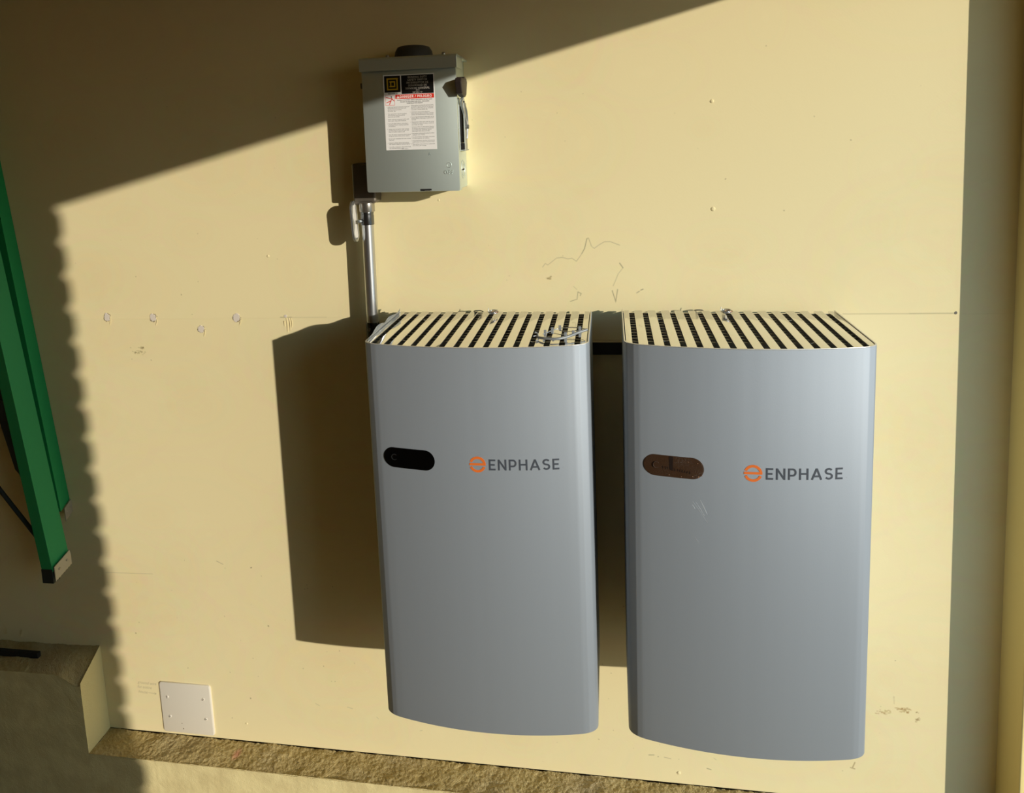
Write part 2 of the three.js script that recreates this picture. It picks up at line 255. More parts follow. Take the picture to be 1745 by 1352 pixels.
// ------------------------------------------------------------------ stem wall: a stepped concrete ledge below the wall sheets
const ledge = structure('wall_base', null, null, 'stepped rough concrete base wall with a narrow ledge');
{
  const STEP_X = -1.189, LOW = -0.9905, HIGH = -0.789, D = 0.073;
  const disp = (x, y, z, k) => { const a = 0.0022 * fbm(x * 26, y * 26, z * 26, 2) + 0.0012 * fbm(x * 170 + 9, y * 170, z * 170, 3) + 0.0016 * Math.max(0, fbm(x * 60, 4, z * 60 + 3, 2)); return a * k; };
  // grid over origin + u*a + v*b; each vertex pushed along the outward direction n
  function rough(o, u, v, nu, nv, n, k, tone) {
    const pos = [], col = [], uv = [], idx = [], c = new THREE.Color();
    for (let j = 0; j <= nv; j++) for (let i = 0; i <= nu; i++) {
      const a = i / nu, b = j / nv, x = o[0] + u[0] * a + v[0] * b, y = o[1] + u[1] * a + v[1] * b, z = o[2] + u[2] * a + v[2] * b;
      const rim = 1; const d = disp(x, y, z, k);
      pos.push(x + n[0] * d, y + n[1] * d, Math.max(0.0002, z + n[2] * d)); tone(c, x, y, z); col.push(c.r, c.g, c.b); uv.push((n[0] ? z : x) * 4, (n[1] ? z : y) * 4);
    }
    for (let j = 0; j < nv; j++) for (let i = 0; i < nu; i++) { const p = j * (nu + 1) + i; idx.push(p, p + 1, p + nu + 1, p + 1, p + nu + 2, p + nu + 1); }
    const g = new THREE.BufferGeometry(); g.setAttribute('position', new THREE.Float32BufferAttribute(pos, 3)); g.setAttribute('color', new THREE.Float32BufferAttribute(col, 3)); g.setAttribute('uv', new THREE.Float32BufferAttribute(uv, 2)); g.setIndex(idx); g.computeVertexNormals(); return g;
  }
  const roughBump = heightTexture(512, (u, v) => 0.6 * tiled(u, v, 24, 5, 3) + 0.3 * tiled(u, v, 6, 2, 2));
  const m = S({ color: '#ffffff', vertexColors: true, roughness: 0.95, bumpMap: roughBump, bumpScale: 0.0022, name: 'rough painted concrete' });
  const mf = S({ color: '#ffffff', vertexColors: true, roughness: 0.9, bumpMap: roughBump, bumpScale: 0.0007, name: 'painted concrete face' });
  const A = new THREE.Color('#a58d55'), B = new THREE.Color('#c8b581'), G = new THREE.Color('#b3a588'), F = new THREE.Color('#e3d39b'), PK = new THREE.Color('#e8a08a');
  const top = (c, x, y, z) => { const t = THREE.MathUtils.clamp(0.5 + 0.35 * fbm(x * 14, 3, z * 14, 2) + 0.4 * fbm(x * 160, 3, z * 160, 2), 0, 1); c.copy(A).lerp(B, t); c.lerp(G, THREE.MathUtils.clamp(fbm(x * 5 + 4, 1, z * 6, 2), 0, 0.5)); const r = Math.hypot((x + 0.855) / 0.009, (z - 0.035) / 0.016); if (r < 1.2) c.lerp(PK, 0.7 * THREE.MathUtils.clamp(1.2 - r, 0, 1)); };
  const face = (c, x, y, z) => { const t = THREE.MathUtils.clamp(0.25 + 0.6 * fbm(x * 20, y * 20, 5, 3), 0, 0.5); c.copy(F).lerp(B, t); };
  part('ledge_top', rough([STEP_X, LOW, D + 0.0008], [1.857, 0, 0], [0, 0, -D], 1100, 44, [0, 1, 0], 1.1, top), m, ledge);
  part('stem_face', rough([STEP_X, FLOOR_Y, D], [1.857, 0, 0], [0, LOW + 0.0012 - FLOOR_Y, 0], 620, 70, [0, 0.0, 1], 0.25, face), mf, ledge);
  const drop = (x) => 0.024 * THREE.MathUtils.smoothstep(x, -1.275, STEP_X) ** 2;   // the corner of the upper ledge has crumbled away
  const bend = (g, f) => { const p = g.attributes.position; for (let i = 0; i < p.count; i++) p.setY(i, f(p.getX(i), p.getY(i), p.getZ(i))); g.computeVertexNormals(); return g; };
  part('step_face', bend(rough([STEP_X, LOW, D], [0, 0, -D], [0, HIGH - LOW, 0], 20, 50, [1, 0, 0], 0.25, (c) => c.copy(F)), (x, y, z) => { const t = (y - LOW) / (HIGH - LOW); return y + t * (0.008 - (0.016 + 0.024) * Math.min(1, z / D)); }), mf, ledge);
  part('ledge_top', bend(rough([LEFT_X, HIGH - 0.014, D + 0.002], [STEP_X - LEFT_X, 0, 0], [0, 0.014, -D - 0.002], 420, 24, [0, 1, 0], 1.2, top), (x, y, z) => y - drop(x) * Math.min(1, z / D) + 0.006 * (1 - z / D) * THREE.MathUtils.smoothstep(x, -1.3, STEP_X)), m, ledge);
  part('stem_face', bend(rough([LEFT_X, FLOOR_Y, D], [STEP_X - LEFT_X, 0, 0], [0, HIGH - 0.014 - FLOOR_Y, 0], 420, 90, [0, 0, 1], 0.25, face), (x, y) => y - drop(x) * (y - FLOOR_Y) / (HIGH - 0.014 - FLOOR_Y)), mf, ledge);
  part('stem_core', [box(LEFT_X, STEP_X - 0.004, FLOOR_Y, HIGH - 0.05, 0, D - 0.006), box(STEP_X - 0.004, XR, FLOOR_Y, LOW - 0.006, 0, D - 0.006)], concrete, ledge);
}

// ------------------------------------------------------------------ battery cabinets
const BW = 0.367, BH = 0.665, BACK = 0.037;
const bulge = (x) => 0.2785 - 0.684 * x * x;
function frontPath(inset, n = 40) {
  const w = BW / 2 - inset, pts = [], xc = 0.152 - inset * 0.4, zc = 0.2385 - inset;
  const corner = (s) => { const p0 = new THREE.Vector2(s * w, zc), p2 = new THREE.Vector2(s * xc, bulge(xc) - inset), p1 = new THREE.Vector2(s * w, bulge(xc) - inset - 1.368 * xc * (w - xc)); return new THREE.QuadraticBezierCurve(p0, p1, p2).getPoints(20); };
  pts.push(...corner(-1));
  for (let i = 1; i < n; i++) { const x = -xc + 2 * xc * i / n; pts.push(new THREE.Vector2(x, bulge(x) - inset)); }
  pts.push(...corner(1).reverse());
  return pts;
}
const frontZ = (x, inset = 0.0025) => { const p = frontPath(inset); for (let i = 1; i < p.length; i++) if (p[i].x >= x) { const t = (x - p[i - 1].x) / Math.max(1e-9, p[i].x - p[i - 1].x); return p[i - 1].y + (p[i].y - p[i - 1].y) * t; } return p[p.length - 1].y; };
function shellGeometry(t = 0.0018, low = 0, high = BH, bev = 0.0005) {
  const out = [new THREE.Vector2(-BW / 2, BACK), ...frontPath(0), new THREE.Vector2(BW / 2, BACK)];
  const inn = [new THREE.Vector2(BW / 2 - t, BACK), ...frontPath(t).reverse(), new THREE.Vector2(-BW / 2 + t, BACK)];
  const s = new THREE.Shape([...out, ...inn].map((p) => new THREE.Vector2(p.x, -p.y)));
  const g = extrude(s, high - low, bev, 12, 2).rotateX(-Math.PI / 2).translate(0, low, 0);
  return toCreasedNormals(g, 0.5);
}
const shellGeo = shellGeometry(), rimGeo = shellGeometry(0.0021, BH - 0.0014, BH + 0.0004, 0.0004);
// a flat outline laid on the curved front
function onFront(shape, x0, y0, lift = 0.0004, thick = 0.0004) {
  const g = new THREE.ExtrudeGeometry(shape, { depth: thick, bevelEnabled: false, curveSegments: 20 });
  const p = g.attributes.position; for (let i = 0; i < p.count; i++) { const x = p.getX(i) + x0; p.setXYZ(i, x, p.getY(i) + y0, bulge(x) + lift + p.getZ(i) - thick); }
  g.computeVertexNormals(); return toCreasedNormals(g, 0.6);
}
// an oblong pane bent to the curved front, with a rounded rim
function bentPill(w, h, x0, y0, lift) {
  const n = 48, r = h / 2, pos = [], idx = [], rows = [-1, -0.94, 0, 0.94, 1];
  for (let i = 0; i <= n; i++) { const a = Math.PI * i / n, x = -Math.cos(a) * w / 2, e = Math.max(0, Math.abs(x) - (w / 2 - r)), hh = Math.sqrt(Math.max(0, r * r - e * e)); for (const q of rows) pos.push(x + x0, hh * q + y0, bulge(x + x0) + (Math.abs(q) === 1 || i === 0 || i === n ? 0.0001 : lift)); }
  for (let i = 0; i < n; i++) for (let k = 0; k < 4; k++) { const a = i * 5 + k; idx.push(a, a + 5, a + 1, a + 1, a + 5, a + 6); }
  const g = new THREE.BufferGeometry(); g.setAttribute('position', new THREE.Float32BufferAttribute(pos, 3)); g.setAttribute('uv', new THREE.Float32BufferAttribute(pos.filter((_, i) => i % 3 < 2).map((t) => t * 20), 2)); g.setIndex(idx); g.computeVertexNormals(); return g;
}
// strokes of even width
function stroke(pts, w) {
  const v = pts.map((p) => new THREE.Vector2(...p)), L = [], R = [];
  v.forEach((p, i) => { const a = v[Math.max(0, i - 1)], b = v[Math.min(v.length - 1, i + 1)], d = b.clone().sub(a).normalize(), n = new THREE.Vector2(-d.y, d.x); let k = w / 2; if (i && i < v.length - 1) { const e = p.clone().sub(a).normalize(); k /= Math.max(0.5, Math.abs(e.dot(d))); } L.push(p.clone().addScaledVector(n, k)); R.push(p.clone().addScaledVector(n, -k)); });
  return new THREE.Shape([...L, ...R.reverse()]);
}
const arcPts = (cx, cy, rx, ry, a0, a1, n = 14) => Array.from({ length: n + 1 }, (_, i) => { const a = (a0 + (a1 - a0) * i / n) * Math.PI / 180; return [cx + rx * Math.cos(a), cy + ry * Math.sin(a)]; });
const LET = {
  E: [0.58, [[[0.07, 0], [0.07, 1]], [[0, 0.93], [0.58, 0.93]], [[0, 0.5], [0.52, 0.5]], [[0, 0.07], [0.58, 0.07]]]],
  N: [0.74, [[[0.07, 0], [0.07, 1]], [[0.67, 0], [0.67, 1]], [[0.08, 0.95], [0.66, 0.05]]]],
  P: [0.66, [[[0.07, 0], [0.07, 1]], [[0.05, 0.93], [0.36, 0.93], ...arcPts(0.36, 0.65, 0.24, 0.28, 80, -80, 10), [0.36, 0.37], [0.05, 0.37]]]],
  H: [0.74, [[[0.07, 0], [0.07, 1]], [[0.67, 0], [0.67, 1]], [[0.07, 0.52], [0.67, 0.52]]]],
  A: [0.88, [[[0.06, 0], [0.44, 0.98]], [[0.82, 0], [0.44, 0.98]], [[0.2, 0.3], [0.68, 0.3]]]],
  S: [0.64, [[...arcPts(0.32, 0.72, 0.25, 0.215, 30, 250, 12), [0.42, 0.48], ...arcPts(0.32, 0.285, 0.26, 0.215, 60, -150, 12)]]],
};
function lettering(text, x, y, h, gap) {
  const out = []; let cx = x;
  for (const ch of text) { const [w, strokes] = LET[ch]; for (const s of strokes) out.push(onFront(stroke(s.map(([a, b]) => [a * h, b * h]), 0.155 * h), cx, y)); cx += (w + gap) * h; }
  out.push(onFront(new THREE.Shape().absarc(0, 0, h * 0.09, 0, 7), cx + h * 0.02, y + h * 0.07));
  return merge(out);
}
function emblem(x, y, r) {
  const w = r * 0.3, q = r - w / 2;
  return merge([onFront(stroke(arcPts(0, 0, q, q, 0, 160, 26), w), x, y), onFront(stroke(arcPts(0, 0, q, q, 200, 340, 24), w), x, y), onFront(stroke([[-r, 0.02 * r], [r, 0.02 * r]], w * 0.95), x, y)]);
}
const N_SLOT = 15, SLOT = 0.009, SLAT_PITCH = 0.0237, x0slot = -SLAT_PITCH * (N_SLOT - 1) / 2 - SLOT / 2;
function makeBattery(x, top, roll, label) {
  const g = thing('battery_cabinet', label, 'battery', [x + BW / 2 + BH * Math.sin(roll), top - BH * Math.cos(roll), 0], roll, 'wall mounted battery cabinets');
  part('shell', shellGeo, shellPaint, g);
  part('shell_rim_highlight', rimGeo, rimHighlight, g, 'upper edge of the shell with its highlight put into a brighter colour');
  part('core', [rbox(-BW / 2 + 0.008, BW / 2 - 0.008, 0.004, BH - 0.03, BACK + 0.001, 0.234, 0.003), ], blackInside, g);
  part('back_plate', box(-BW / 2 + 0.0022, BW / 2 - 0.0022, 0.004, BH - 0.006, BACK, BACK + 0.0015), finMetal, g);
  for (const s of [-1, 1]) part('mounting_bar', rbox(s * 0.13 - 0.015, s * 0.13 + 0.015, 0.05, BH - 0.13, 0, BACK, 0.001), finMetal, g);
  for (let k = 0; k <= N_SLOT; k++) {
    const a = k ? x0slot + (k - 1) * SLAT_PITCH + SLOT : -BW / 2 + 0.0034, b = k < N_SLOT ? x0slot + k * SLAT_PITCH : BW / 2 - 0.0034;
    const za = frontZ(a), zb = frontZ(b), s = new THREE.Shape([[a, BACK + 0.004], [a + 0.001, BACK + 0.002], [b - 0.001, BACK + 0.002], [b, BACK + 0.004], [b, zb], [(a + b) / 2, frontZ((a + b) / 2)], [a, za]].map(([X, Z]) => new THREE.Vector2(X, -Z)));
    part('slat', toCreasedNormals(extrude(s, 0.0022, 0.0006, 4, 2).rotateX(-Math.PI / 2).translate(0, BH - 0.0028, 0), 0.6), slatMetal, g);
  }
  part('grille_bar', rbox(-BW / 2 + 0.003, BW / 2 - 0.003, BH - 0.0065, BH - 0.0029, BACK + 0.008, BACK + 0.013, 0.0005), slatMetal, g);
  for (const [k, z] of [[2, 0.085], [2, 0.222], [11, 0.09], [11, 0.225]]) part('clip_arc', new THREE.TorusGeometry(0.0052, 0.0008, 6, 16, Math.PI).rotateX(Math.PI / 2).translate(x0slot + k * SLAT_PITCH + SLOT / 2, BH - 0.004, z), slatMetal, g);
  for (let k = 0; k < 11; k++) part('fin', box(-BW / 2 + 0.01, BW / 2 - 0.01, BH - 0.0302, BH - 0.0045, 0.058 + k * 0.0168, 0.0595 + k * 0.0168), finMetal, g);
  part('logo_emblem', emblem(0.004, BH - 0.1915, 0.0133), orange, g, 'orange round emblem crossed by a bar');
  part('logo_lettering', lettering('ENPHASE', 0.0225, BH - 0.2005, 0.0178, 0.235), inkGrey, g);
  return g;
}
const batL = makeBattery(-0.4212, 0, -0.0062, 'grey blue battery cabinet below the conduit, with a black display window');
const batR = makeBattery(0, -0.0016, -0.0122, 'grey blue battery cabinet nearest the shaded corner, with a brown film over its display window');
for (const [b, m, l] of [[batL, blackPlastic, 'glossy black display window'], [batR, filmBrown, 'display window under bubbled brown film']]) {
  const lens = part('display_window', bentPill(0.0895, 0.0345, -0.1115, BH - 0.19, 0.0008), m, b, l);
  part('indicator_ring', new THREE.TorusGeometry(0.0048, 0.0007, 6, 24).translate(-0.137, BH - 0.189, bulge(0.137) + 0.0009), b === batL ? blackInside : filmBrown, lens);
  if (b === batR) {
    const bar = new THREE.Shape([[-0.0025, -0.004], [0.0025, -0.006], [0.003, 0.017], [-0.003, 0.017]].map((p) => new THREE.Vector2(...p)));
    part('film_streak', onFront(bar, -0.115, BH - 0.1905, 0.0011, 0.0002), S({ color: '#1d100a', roughness: 0.5 }), lens);
    const marks = []; for (let i = 0; i < 12; i++) { const X = -0.1275 + i * 0.0036; if (i === 4) continue; marks.push(onFront(stroke([[rr(-0.001, 0.001), -0.0022], [rr(-0.001, 0.001), 0.0022]], 0.0009), X, BH - 0.192 - 0.0004 * i, 0.0011, 0.0002), onFront(stroke([[-0.001, rr(-0.002, 0.002)], [0.0014, rr(-0.002, 0.002)]], 0.0008), X, BH - 0.192 - 0.0004 * i, 0.0011, 0.0002)); }
    part('film_writing', marks, S({ color: '#1d100a', roughness: 0.5 }), lens);
    const bub = []; for (const [X, Y, r] of [[-0.075, -0.2025, 0.0014], [-0.0835, -0.2025, 0.001], [-0.076, -0.181, 0.0009], [-0.09, -0.18, 0.0008], [-0.1, -0.2045, 0.0008], [-0.118, -0.2035, 0.0009], [-0.07, -0.2, 0.0008]]) bub.push(new THREE.SphereGeometry(r, 8, 6).scale(1, 1, 0.5).translate(X, BH + Y, bulge(X) + 0.0008));
    part('film_bubble', bub, P({ color: '#7a5a40', roughness: 0.15 }), lens);
    // pale scuff marks below the window
    const sc = []; for (const [ax, ay, bx, by, w] of [[-0.083, -0.243, -0.062, -0.275, 0.0007], [-0.084, -0.248, -0.08, -0.255, 0.001], [-0.072, -0.24, -0.064, -0.258, 0.001], [-0.07, -0.245, -0.062, -0.262, 0.0012], [-0.079, -0.243, -0.066, -0.265, 0.001], [-0.08, -0.302, -0.074, -0.31, 0.0006]]) sc.push(onFront(stroke([[ax, ay + BH], [(ax + bx) / 2 + 0.0006, (ay + by) / 2 + BH], [bx, by + BH]], w), 0, 0, 0.0002, 0.0002));
    const scuff = S({ color: '#d5dade', roughness: 0.6, transparent: true, opacity: 0.3 });
    for (const q of sc) part('scuff_mark', q, scuff, b, 'pale scuff below the window');
  }
}
{ // loose protective film standing up along the upper side edge of the cabinet below the conduit
  const n = 40, pos = [], idx = [];
  for (let i = 0; i <= n; i++) {
    const t = i / n, z = 0.247 - 0.2 * t, w = 0.0025 * Math.sin(t * 9) * t, hgt = (0.001 + 0.0062 * Math.min(1, t * 5)) * (1 - 0.2 * Math.sin(t * 13)) + 0.0012 * Math.sin(t * 21);
    const x = -BW / 2 + 0.0022 + (t < 0.08 ? (0.08 - t) * 0.04 : 0);
    pos.push(x, BH - 0.004, z, x + w * 0.6 + 0.001, BH + hgt * 0.5, z, x + w + 0.003 * t + 0.002 * Math.sin(t * 17), BH + hgt, z - 0.002);
  }
  for (let i = 0; i < n; i++) for (let k = 0; k < 2; k++) { const a = i * 3 + k; idx.push(a, a + 3, a + 1, a + 1, a + 3, a + 4); }
  const f = new THREE.BufferGeometry(); f.setAttribute('position', new THREE.Float32BufferAttribute(pos, 3)); f.setIndex(idx); f.computeVertexNormals();
  part('protective_film', f, clearFilm, batL, 'wrinkled silvery film peeling along the side edge');
}

// steel rail on the wall behind the two cabinets
{
  const r = thing('mounting_rail', 'dark level steel rail on the wall in the gap between the battery cabinets', 'rail', [0, -0.0927, 0]);
  part('rail_web', rbox(-0.4, 0.345, 0, 0.0237, 0, 0.011, 0.001), S({ color: '#2b2722', roughness: 0.6, metalness: 0.3 }), r);
  part('rail_lit_edge', rbox(-0.4, 0.345, 0.0238, 0.026, 0, 0.0125, 0.0006), S({ color: '#b8aa84', roughness: 0.5, metalness: 0.3 }), r);  // paler strip, the lit top edge of the rail put into its colour
}

// coiled wire clips at the rear of each grille
function coil(x, y, z, label) {
  const o = thing('wire_clip', label, 'clip', [x, y, z], 0, 'coiled wire clips on the grilles');
  part('coil', tube(Array.from({ length: 44 }, (_, i) => { const a = i / 44 * Math.PI * 5; return [0.0085 * Math.cos(a) + 0.0006 * Math.sin(i), 0.0012 + i * 0.00009 + 0.0008 * Math.sin(a * 0.7), 0.0085 * Math.sin(a)]; }), 0.0009, 160, 7), zinc, o);
  part('loop', new THREE.TorusGeometry(0.006, 0.0009, 7, 28).rotateX(Math.PI / 2).translate(0.004, 0.0038, 0.002), copper, o);
  part('tail', tube([[-0.008, 0.002, 0.001], [-0.0085, 0.006, 0], [-0.0082, 0.011, -0.001]], 0.0005, 12, 6), zinc, o);
  part('washer', new THREE.CylinderGeometry(0.0052, 0.0052, 0.0011, 24).translate(-0.002, 0.0007, 0), zinc, o);
}
coil(-0.235, 0.0, 0.058, 'small coiled wire clip at the rear of the grille nearer the conduit');
coil(0.181, -0.002, 0.056, 'small coiled wire clip at the rear of the grille nearer the shaded corner');
// bent hooks behind the grilles
for (const [x, y, l] of [[-0.268, -0.001, 'dark bent hook behind the grille nearer the conduit'], [0.1365, -0.003, 'dark bent hook behind the grille nearer the shaded corner']])
  tag(part('wall_hook', tube([[x - 0.0105, y - 0.03, 0.0015], [x - 0.0105, y - 0.012, 0.016], [x - 0.009, y - 0.002, 0.03], [x - 0.006, y + 0.0005, 0.033], [x + 0.006, y + 0.0005, 0.033], [x + 0.009, y - 0.002, 0.03], [x + 0.0105, y - 0.012, 0.016], [x + 0.0105, y - 0.03, 0.0015]], 0.001, 40, 7), ladderDark, scene), l, 'hook', 'bent hooks behind the grilles');

// grey strip with square tabs lying on the left grille
{
  const o = thing('tabbed_strip', 'curved grey strip with square tabs lying on the slatted top of a cabinet', 'strip', [-0.092, 0.0015, 0.215], 0.004);
  const F = [[-0.043, 0.002, 0.016], [-0.03, 0.0032, 0.026], [-0.012, 0.0035, 0.03], [0.006, 0.005, 0.021], [0.022, 0.008, 0.008], [0.035, 0.01, 0]];
  part('rod', tube(F, 0.0023, 50, 8), greyPlastic, o);
  part('rear_wire', [tube([[-0.036, 0.004, 0.004], [-0.026, 0.006, -0.004], [-0.012, 0.008, -0.015], [0.008, 0.009, -0.018], [0.024, 0.009, -0.014], [0.034, 0.0095, -0.004]], 0.0008, 40, 6), tube([[-0.018, 0.004, 0.0], [-0.006, 0.004, 0.007], [0.004, 0.005, 0.012]], 0.0006, 20, 6), tube([[-0.01, 0.006, -0.01], [0.006, 0.0055, -0.006], [0.02, 0.007, -0.008]], 0.0006, 20, 6)], zinc, o);
  for (const [x, y, z, h] of [[-0.0325, 0.005, 0.002, 0.011], [-0.0215, 0.007, -0.006, 0.011], [-0.0095, 0.0095, -0.014, 0.0085], [0.0015, 0.004, 0.024, 0.0165], [0.0135, 0.008, 0.014, 0.009], [0.0235, 0.0085, 0.0075, 0.0175]])
    part('tab', rbox(-0.0022, 0.0022, -h / 2, h / 2, -0.0006, 0.0006, 0.0003, 1).rotateX(-0.25).translate(x, y, z), greyPlastic, o);
  part('hook', [tube([[-0.043, 0.002, 0.014], [-0.046, 0.003, 0.01], [-0.051, 0.003, 0.012]], 0.0013, 16, 7), tube([[-0.043, 0.002, 0.014], [-0.045, 0.006, 0.006], [-0.049, 0.008, 0.006]], 0.0013, 16, 7), tube([[-0.041, 0.002, 0.016], [-0.043, -0.0005, 0.026], [-0.046, 0.0, 0.027]], 0.0011, 16, 7)], greyPlastic, o);
}

// ------------------------------------------------------------------ conduit
const CX = -0.4725, CZ = 0.036;
{
  const o = thing('conduit', 'straight galvanised steel conduit from the safety switch down to a battery cabinet', 'conduit', [-0.4765, -0.02, CZ], -0.0165);
  part('pipe', new THREE.CylinderGeometry(0.0115, 0.0115, 0.212, 40).translate(0, 0.106, 0), galvanised, o);
  const top = part('coupling', new THREE.LatheGeometry([[0.0105, 0.19], [0.0128, 0.191], [0.0128, 0.208], [0.0122, 0.211], [0.0128, 0.213], [0.0128, 0.216], [0.0105, 0.217]].map((p) => new THREE.Vector2(...p)), 40), S({ color: '#77797a', metalness: 0.95, roughness: 0.2 }), o);
  part('set_screw', [new THREE.CylinderGeometry(0.0036, 0.0036, 0.0055, 16).rotateX(Math.PI / 2).rotateY(-0.75).translate(-0.0105, 0.1985, 0.0125)], zinc, top);
  const low = part('coupling', [new THREE.LatheGeometry([[0.0105, -0.034], [0.013, -0.033], [0.0132, -0.006], [0.013, 0.0], [0.0115, 0.0005]].map((p) => new THREE.Vector2(...p)), 40), new THREE.LatheGeometry([[0.0105, -0.05], [0.0145, -0.049], [0.0145, -0.038], [0.0132, -0.034]].map((p) => new THREE.Vector2(...p)), 6)], S({ color: '#4a4c4c', metalness: 0.95, roughness: 0.25 }), o);
  part('set_screw', new THREE.CylinderGeometry(0.003, 0.003, 0.005, 16).rotateX(Math.PI / 2).translate(-0.003, -0.012, 0.0135), zinc, low);
  part('elbow', tube([[0, -0.048, 0], [0, -0.066, 0], [0.008, -0.08, 0], [0.026, -0.086, 0], [0.05, -0.087, 0.003]], 0.0122, 40, 20), S({ color: '#3a3a38', metalness: 0.7, roughness: 0.4 }), o);
}
{
  const o = thing('junction_elbow', 'cast conduit elbow box half hidden behind the lower edge of the safety switch', 'conduit box', [-0.482, 0.195, 0], -0.012);
  part('casting', [rbox(-0.0155, 0.03, 0.018, 0.093, 0.004, 0.042, 0.005, 3), rbox(-0.015, 0.02, 0.014, 0.03, 0.008, 0.04, 0.004, 3)], castAlu, o);
  part('hub', new THREE.LatheGeometry([[0.0116, 0.0], [0.0148, 0.001], [0.0148, 0.017], [0.0135, 0.0185]].map((p) => new THREE.Vector2(...p)), 40).translate(0.0095, 0, CZ), S({ color: '#b3aea4', metalness: 0.9, roughness: 0.25 }), o);
  part('rear_nipple', cyl(0.025, 0.04, 0.07, 0.036, 0.012).rotateZ(0), castAlu, o);
}
{ // loose oblong cover hanging beside the conduit
  const o = thing('conduit_cover', 'loose oblong metal cover plate hanging beside the conduit under the box', 'cover plate', [-0.4975, 0.1785, 0.046], 0.03);
  const ring = pillShape(0.078, 0.031); ring.holes.push(pillShape(0.07, 0.0235));
  const up = (g) => g.rotateZ(Math.PI / 2).rotateY(Math.PI / 2);
  part('plate', up(extrude(pillShape(0.078, 0.031), 0.0012, 0.0003)), zinc, o);
  part('rim', up(extrude(ring, 0.003, 0.0004)).translate(0.001, 0, 0), zinc, o);
  const s = new THREE.Shape(); for (let i = 0; i <= 40; i++) { const t = i / 40; s[i ? 'lineTo' : 'moveTo'](-0.032 + 0.064 * t, 0.0005 + 0.0035 * Math.sin(t * 12)); } s.lineTo(0.032, -0.011); s.lineTo(-0.032, -0.011);
  part('gasket', up(extrude(s, 0.0014)).translate(0.0012, 0, 0), S({ color: '#d8d3c8', roughness: 0.6 }), o);
  for (const t of [-0.033, 0.033]) part('screw', new THREE.CylinderGeometry(0.002, 0.002, 0.003, 12).rotateZ(Math.PI / 2).translate(0.002, t, 0), zinc, o);
}

